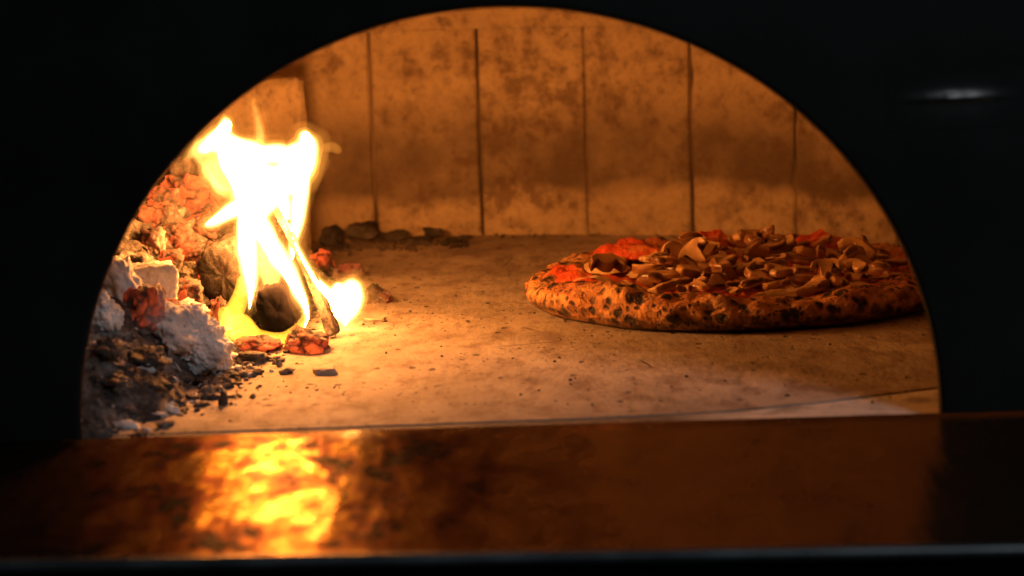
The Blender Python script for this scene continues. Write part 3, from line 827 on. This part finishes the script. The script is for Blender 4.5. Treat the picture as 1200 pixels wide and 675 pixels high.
def mush_bm(seed, w=.019, hcap=.016, stem=.0045, slen=.013, th=.0042, bend=.5, stemless=False, nx=26, ny=9):
    """a lengthwise mushroom slice: domed cap, gill notch, stem"""
    bm = bmesh.new(); L = bm.verts.layers.float.new('skin'); rnd = random.Random(seed)
    asym = rnd.uniform(-.2, .2); grid = {}
    for s in (1, -1):
        for i in range(nx+1):
            x = lerp(-1, 1, i/nx)
            xx = math.copysign(abs(x)**.8, x)
            top = hcap*math.sqrt(max(0, 1-xx*xx))*(1+asym*xx)
            gill = -hcap*.10+hcap*.38*math.exp(-((abs(xx)-.52)/.20)**2)
            gill = min(gill, top-.0006)
            k = sstep(stem/w*1.35, stem/w*.8, abs(xx)); bot = gill if stemless else lerp(gill, -slen*(1+.15*xx), k)
            for j in range(ny+1):
                y = lerp(bot, top, j/ny); px = xx*w*(1+.05*noise.noise((seed, y*80, 0)))
                edge = min(1, (ny-j)*.8, j*.9+.25, (1-abs(xx))*8+.1)
                z = s*th*clamp(.35+.65*edge)
                v = bm.verts.new((px, y, z)); v[L] = clamp((.30*(j >= ny))+sstep(.86, 1, j/ny)*.8 + .55*math.exp(-((y-gill)/.0016)**2)*(1-k))
                grid[s, i, j] = v
    for s in (1, -1):
        for i in range(nx):
            for j in range(ny):
                q = [grid[s,i,j], grid[s,i+1,j], grid[s,i+1,j+1], grid[s,i,j+1]]
                bm.faces.new(q if s > 0 else q[::-1])
    per = [(i,0) for i in range(nx)]+[(nx,j) for j in range(ny)]+[(i,ny) for i in range(nx,0,-1)]+[(0,j) for j in range(ny,0,-1)]
    for a, b in zip(per, per[1:]+per[:1]):
        try: bm.faces.new((grid[(1,)+b], grid[(1,)+a], grid[(-1,)+a], grid[(-1,)+b]))
        except Exception: pass
    kx, ky = bend*rnd.uniform(.5, 1.3), bend*rnd.uniform(-.7, .9)
    for v in bm.verts:
        c = v.co; off = Vector((seed, 1, 2))
        z = c.z + kx*c.x*c.x/w*1.0 + ky*c.y*c.y/w + .0009*noise.noise(Vector((c.x*60, c.y*60, seed)))
        v.co = Vector((c.x, c.y, z))
    bmesh.ops.recalc_face_normals(bm, faces=bm.faces)
    return bm
MU = [mat_mush('mushroom_pale', (.82,.52,.24), (.26,.11,.04)), mat_mush('mushroom_tan', (.72,.42,.17), (.18,.075,.028)), mat_mush('mushroom_brown', (.50,.25,.09), (.10,.042,.017))]
variants = []
for k in range(9):
    bm = mush_bm(k+1, w=random.uniform(.0125, .0165), hcap=random.uniform(.011, .015), bend=random.choice((.08, .18, .3)), stemless=(k % 4 == 3))
    me = bpy.data.meshes.new('mushroom_slice'); bm.normal_update(); bm.to_mesh(me); bm.free()
    for p in me.polygons: p.use_smooth = True
    me.materials.append(MU[(0, 1, 1, 2, 0, 1, 2, 1, 0)[k]]); variants.append(me)
rng = random.Random(21); placed = []
tries = 0
while len(placed) < 88 and tries < 6000:
    tries += 1
    a = rng.uniform(0, 2*PI); r = .150*math.sqrt(rng.random()); x, y = r*math.cos(a)+.012, r*math.sin(a)*.93+.005
    if x < -.085 and rng.random() < .8: continue
    if math.hypot(x, y) > .150: continue
    layer = sum(1 for q in placed if (q[0]-x)**2+(q[1]-y)**2 < .016**2)
    if layer > 2: continue
    placed.append((x, y, layer))
for k, (x, y, layer) in enumerate(placed):
    o = link(bpy.data.objects.new('mushroom_slice', variants[rng.randrange(9)]), pizza)
    r = math.hypot(x, y)
    o.location = (x, y, heap(x, y)+.0065*layer+.004*rng.random())
    tl = .12 if layer == 0 else .28
    o.rotation_euler = (rng.gauss(0, tl)+.15, rng.gauss(0, tl), rng.uniform(0, 6.28)); s = rng.uniform(.7, 1.25); o.scale = (s, s, s*.8)
# a few slices stand on edge as in the picture
for (px, py, Y, var, rot, s) in [(712,314,.45,3,(.5,.1,.3),1.25),(790,300,.50,0,(1.2,.3,.2),1.0),(815,298,.49,4,(1.0,-.7,.1),1.0),(1003,306,.50,8,(1.3,1.2,.4),1.0),(1030,318,.47,0,(.5,.3,2.2),.95),(975,330,.44,4,(.7,-.4,1.1),.9),(905,318,.47,1,(.8,.2,2.9),1.1),(850,318,.46,5,(.6,.2,.7),1.1),(885,288,.55,2,(.9,.1,1.9),1.0),(762,330,.43,6,(.6,.1,2.4),.95)]:
    o = link(bpy.data.objects.new('mushroom_slice', variants[var]), pizza)
    o.location = at(px, py, Y=Y)-PC; o.rotation_euler = rot; o.scale = (s, s, s)

# ------------------------------------------------------------------ light
w = bpy.data.worlds.new('World'); sc.world = w; w.use_nodes = True
w.node_tree.nodes['Background'].inputs[0].default_value = (.8, .9, 1, 1); w.node_tree.nodes['Background'].inputs[1].default_value = .002
def area(name, loc, aim, size, power, col):
    l = bpy.data.lights.new(name, 'AREA'); l.shape = 'DISK'; l.size = size; l.energy = power; l.color = col
    o = bpy.data.objects.new(name, l); COL.objects.link(o); o.location = loc
    o.rotation_euler = (Vector(aim)-Vector(loc)).to_track_quat('-Z', 'Y').to_euler(); return o
area('kitchen_lamp', (1.0, -1.55, 1.45), (0, .1, 0),   .6, 9.5, (.88, .94, 1.0))

sc.view_settings.view_transform = 'Standard'; sc.view_settings.look = 'None'
sc.view_settings.exposure = 0; sc.view_settings.gamma = 1
sc.render.engine = 'CYCLES'
c = sc.cycles
c.use_denoising = True; c.max_bounces = 10; c.diffuse_bounces = 6; c.glossy_bounces = 4; c.sample_clamp_indirect = 6; c.volume_bounces = 0
c.use_adaptive_sampling = False
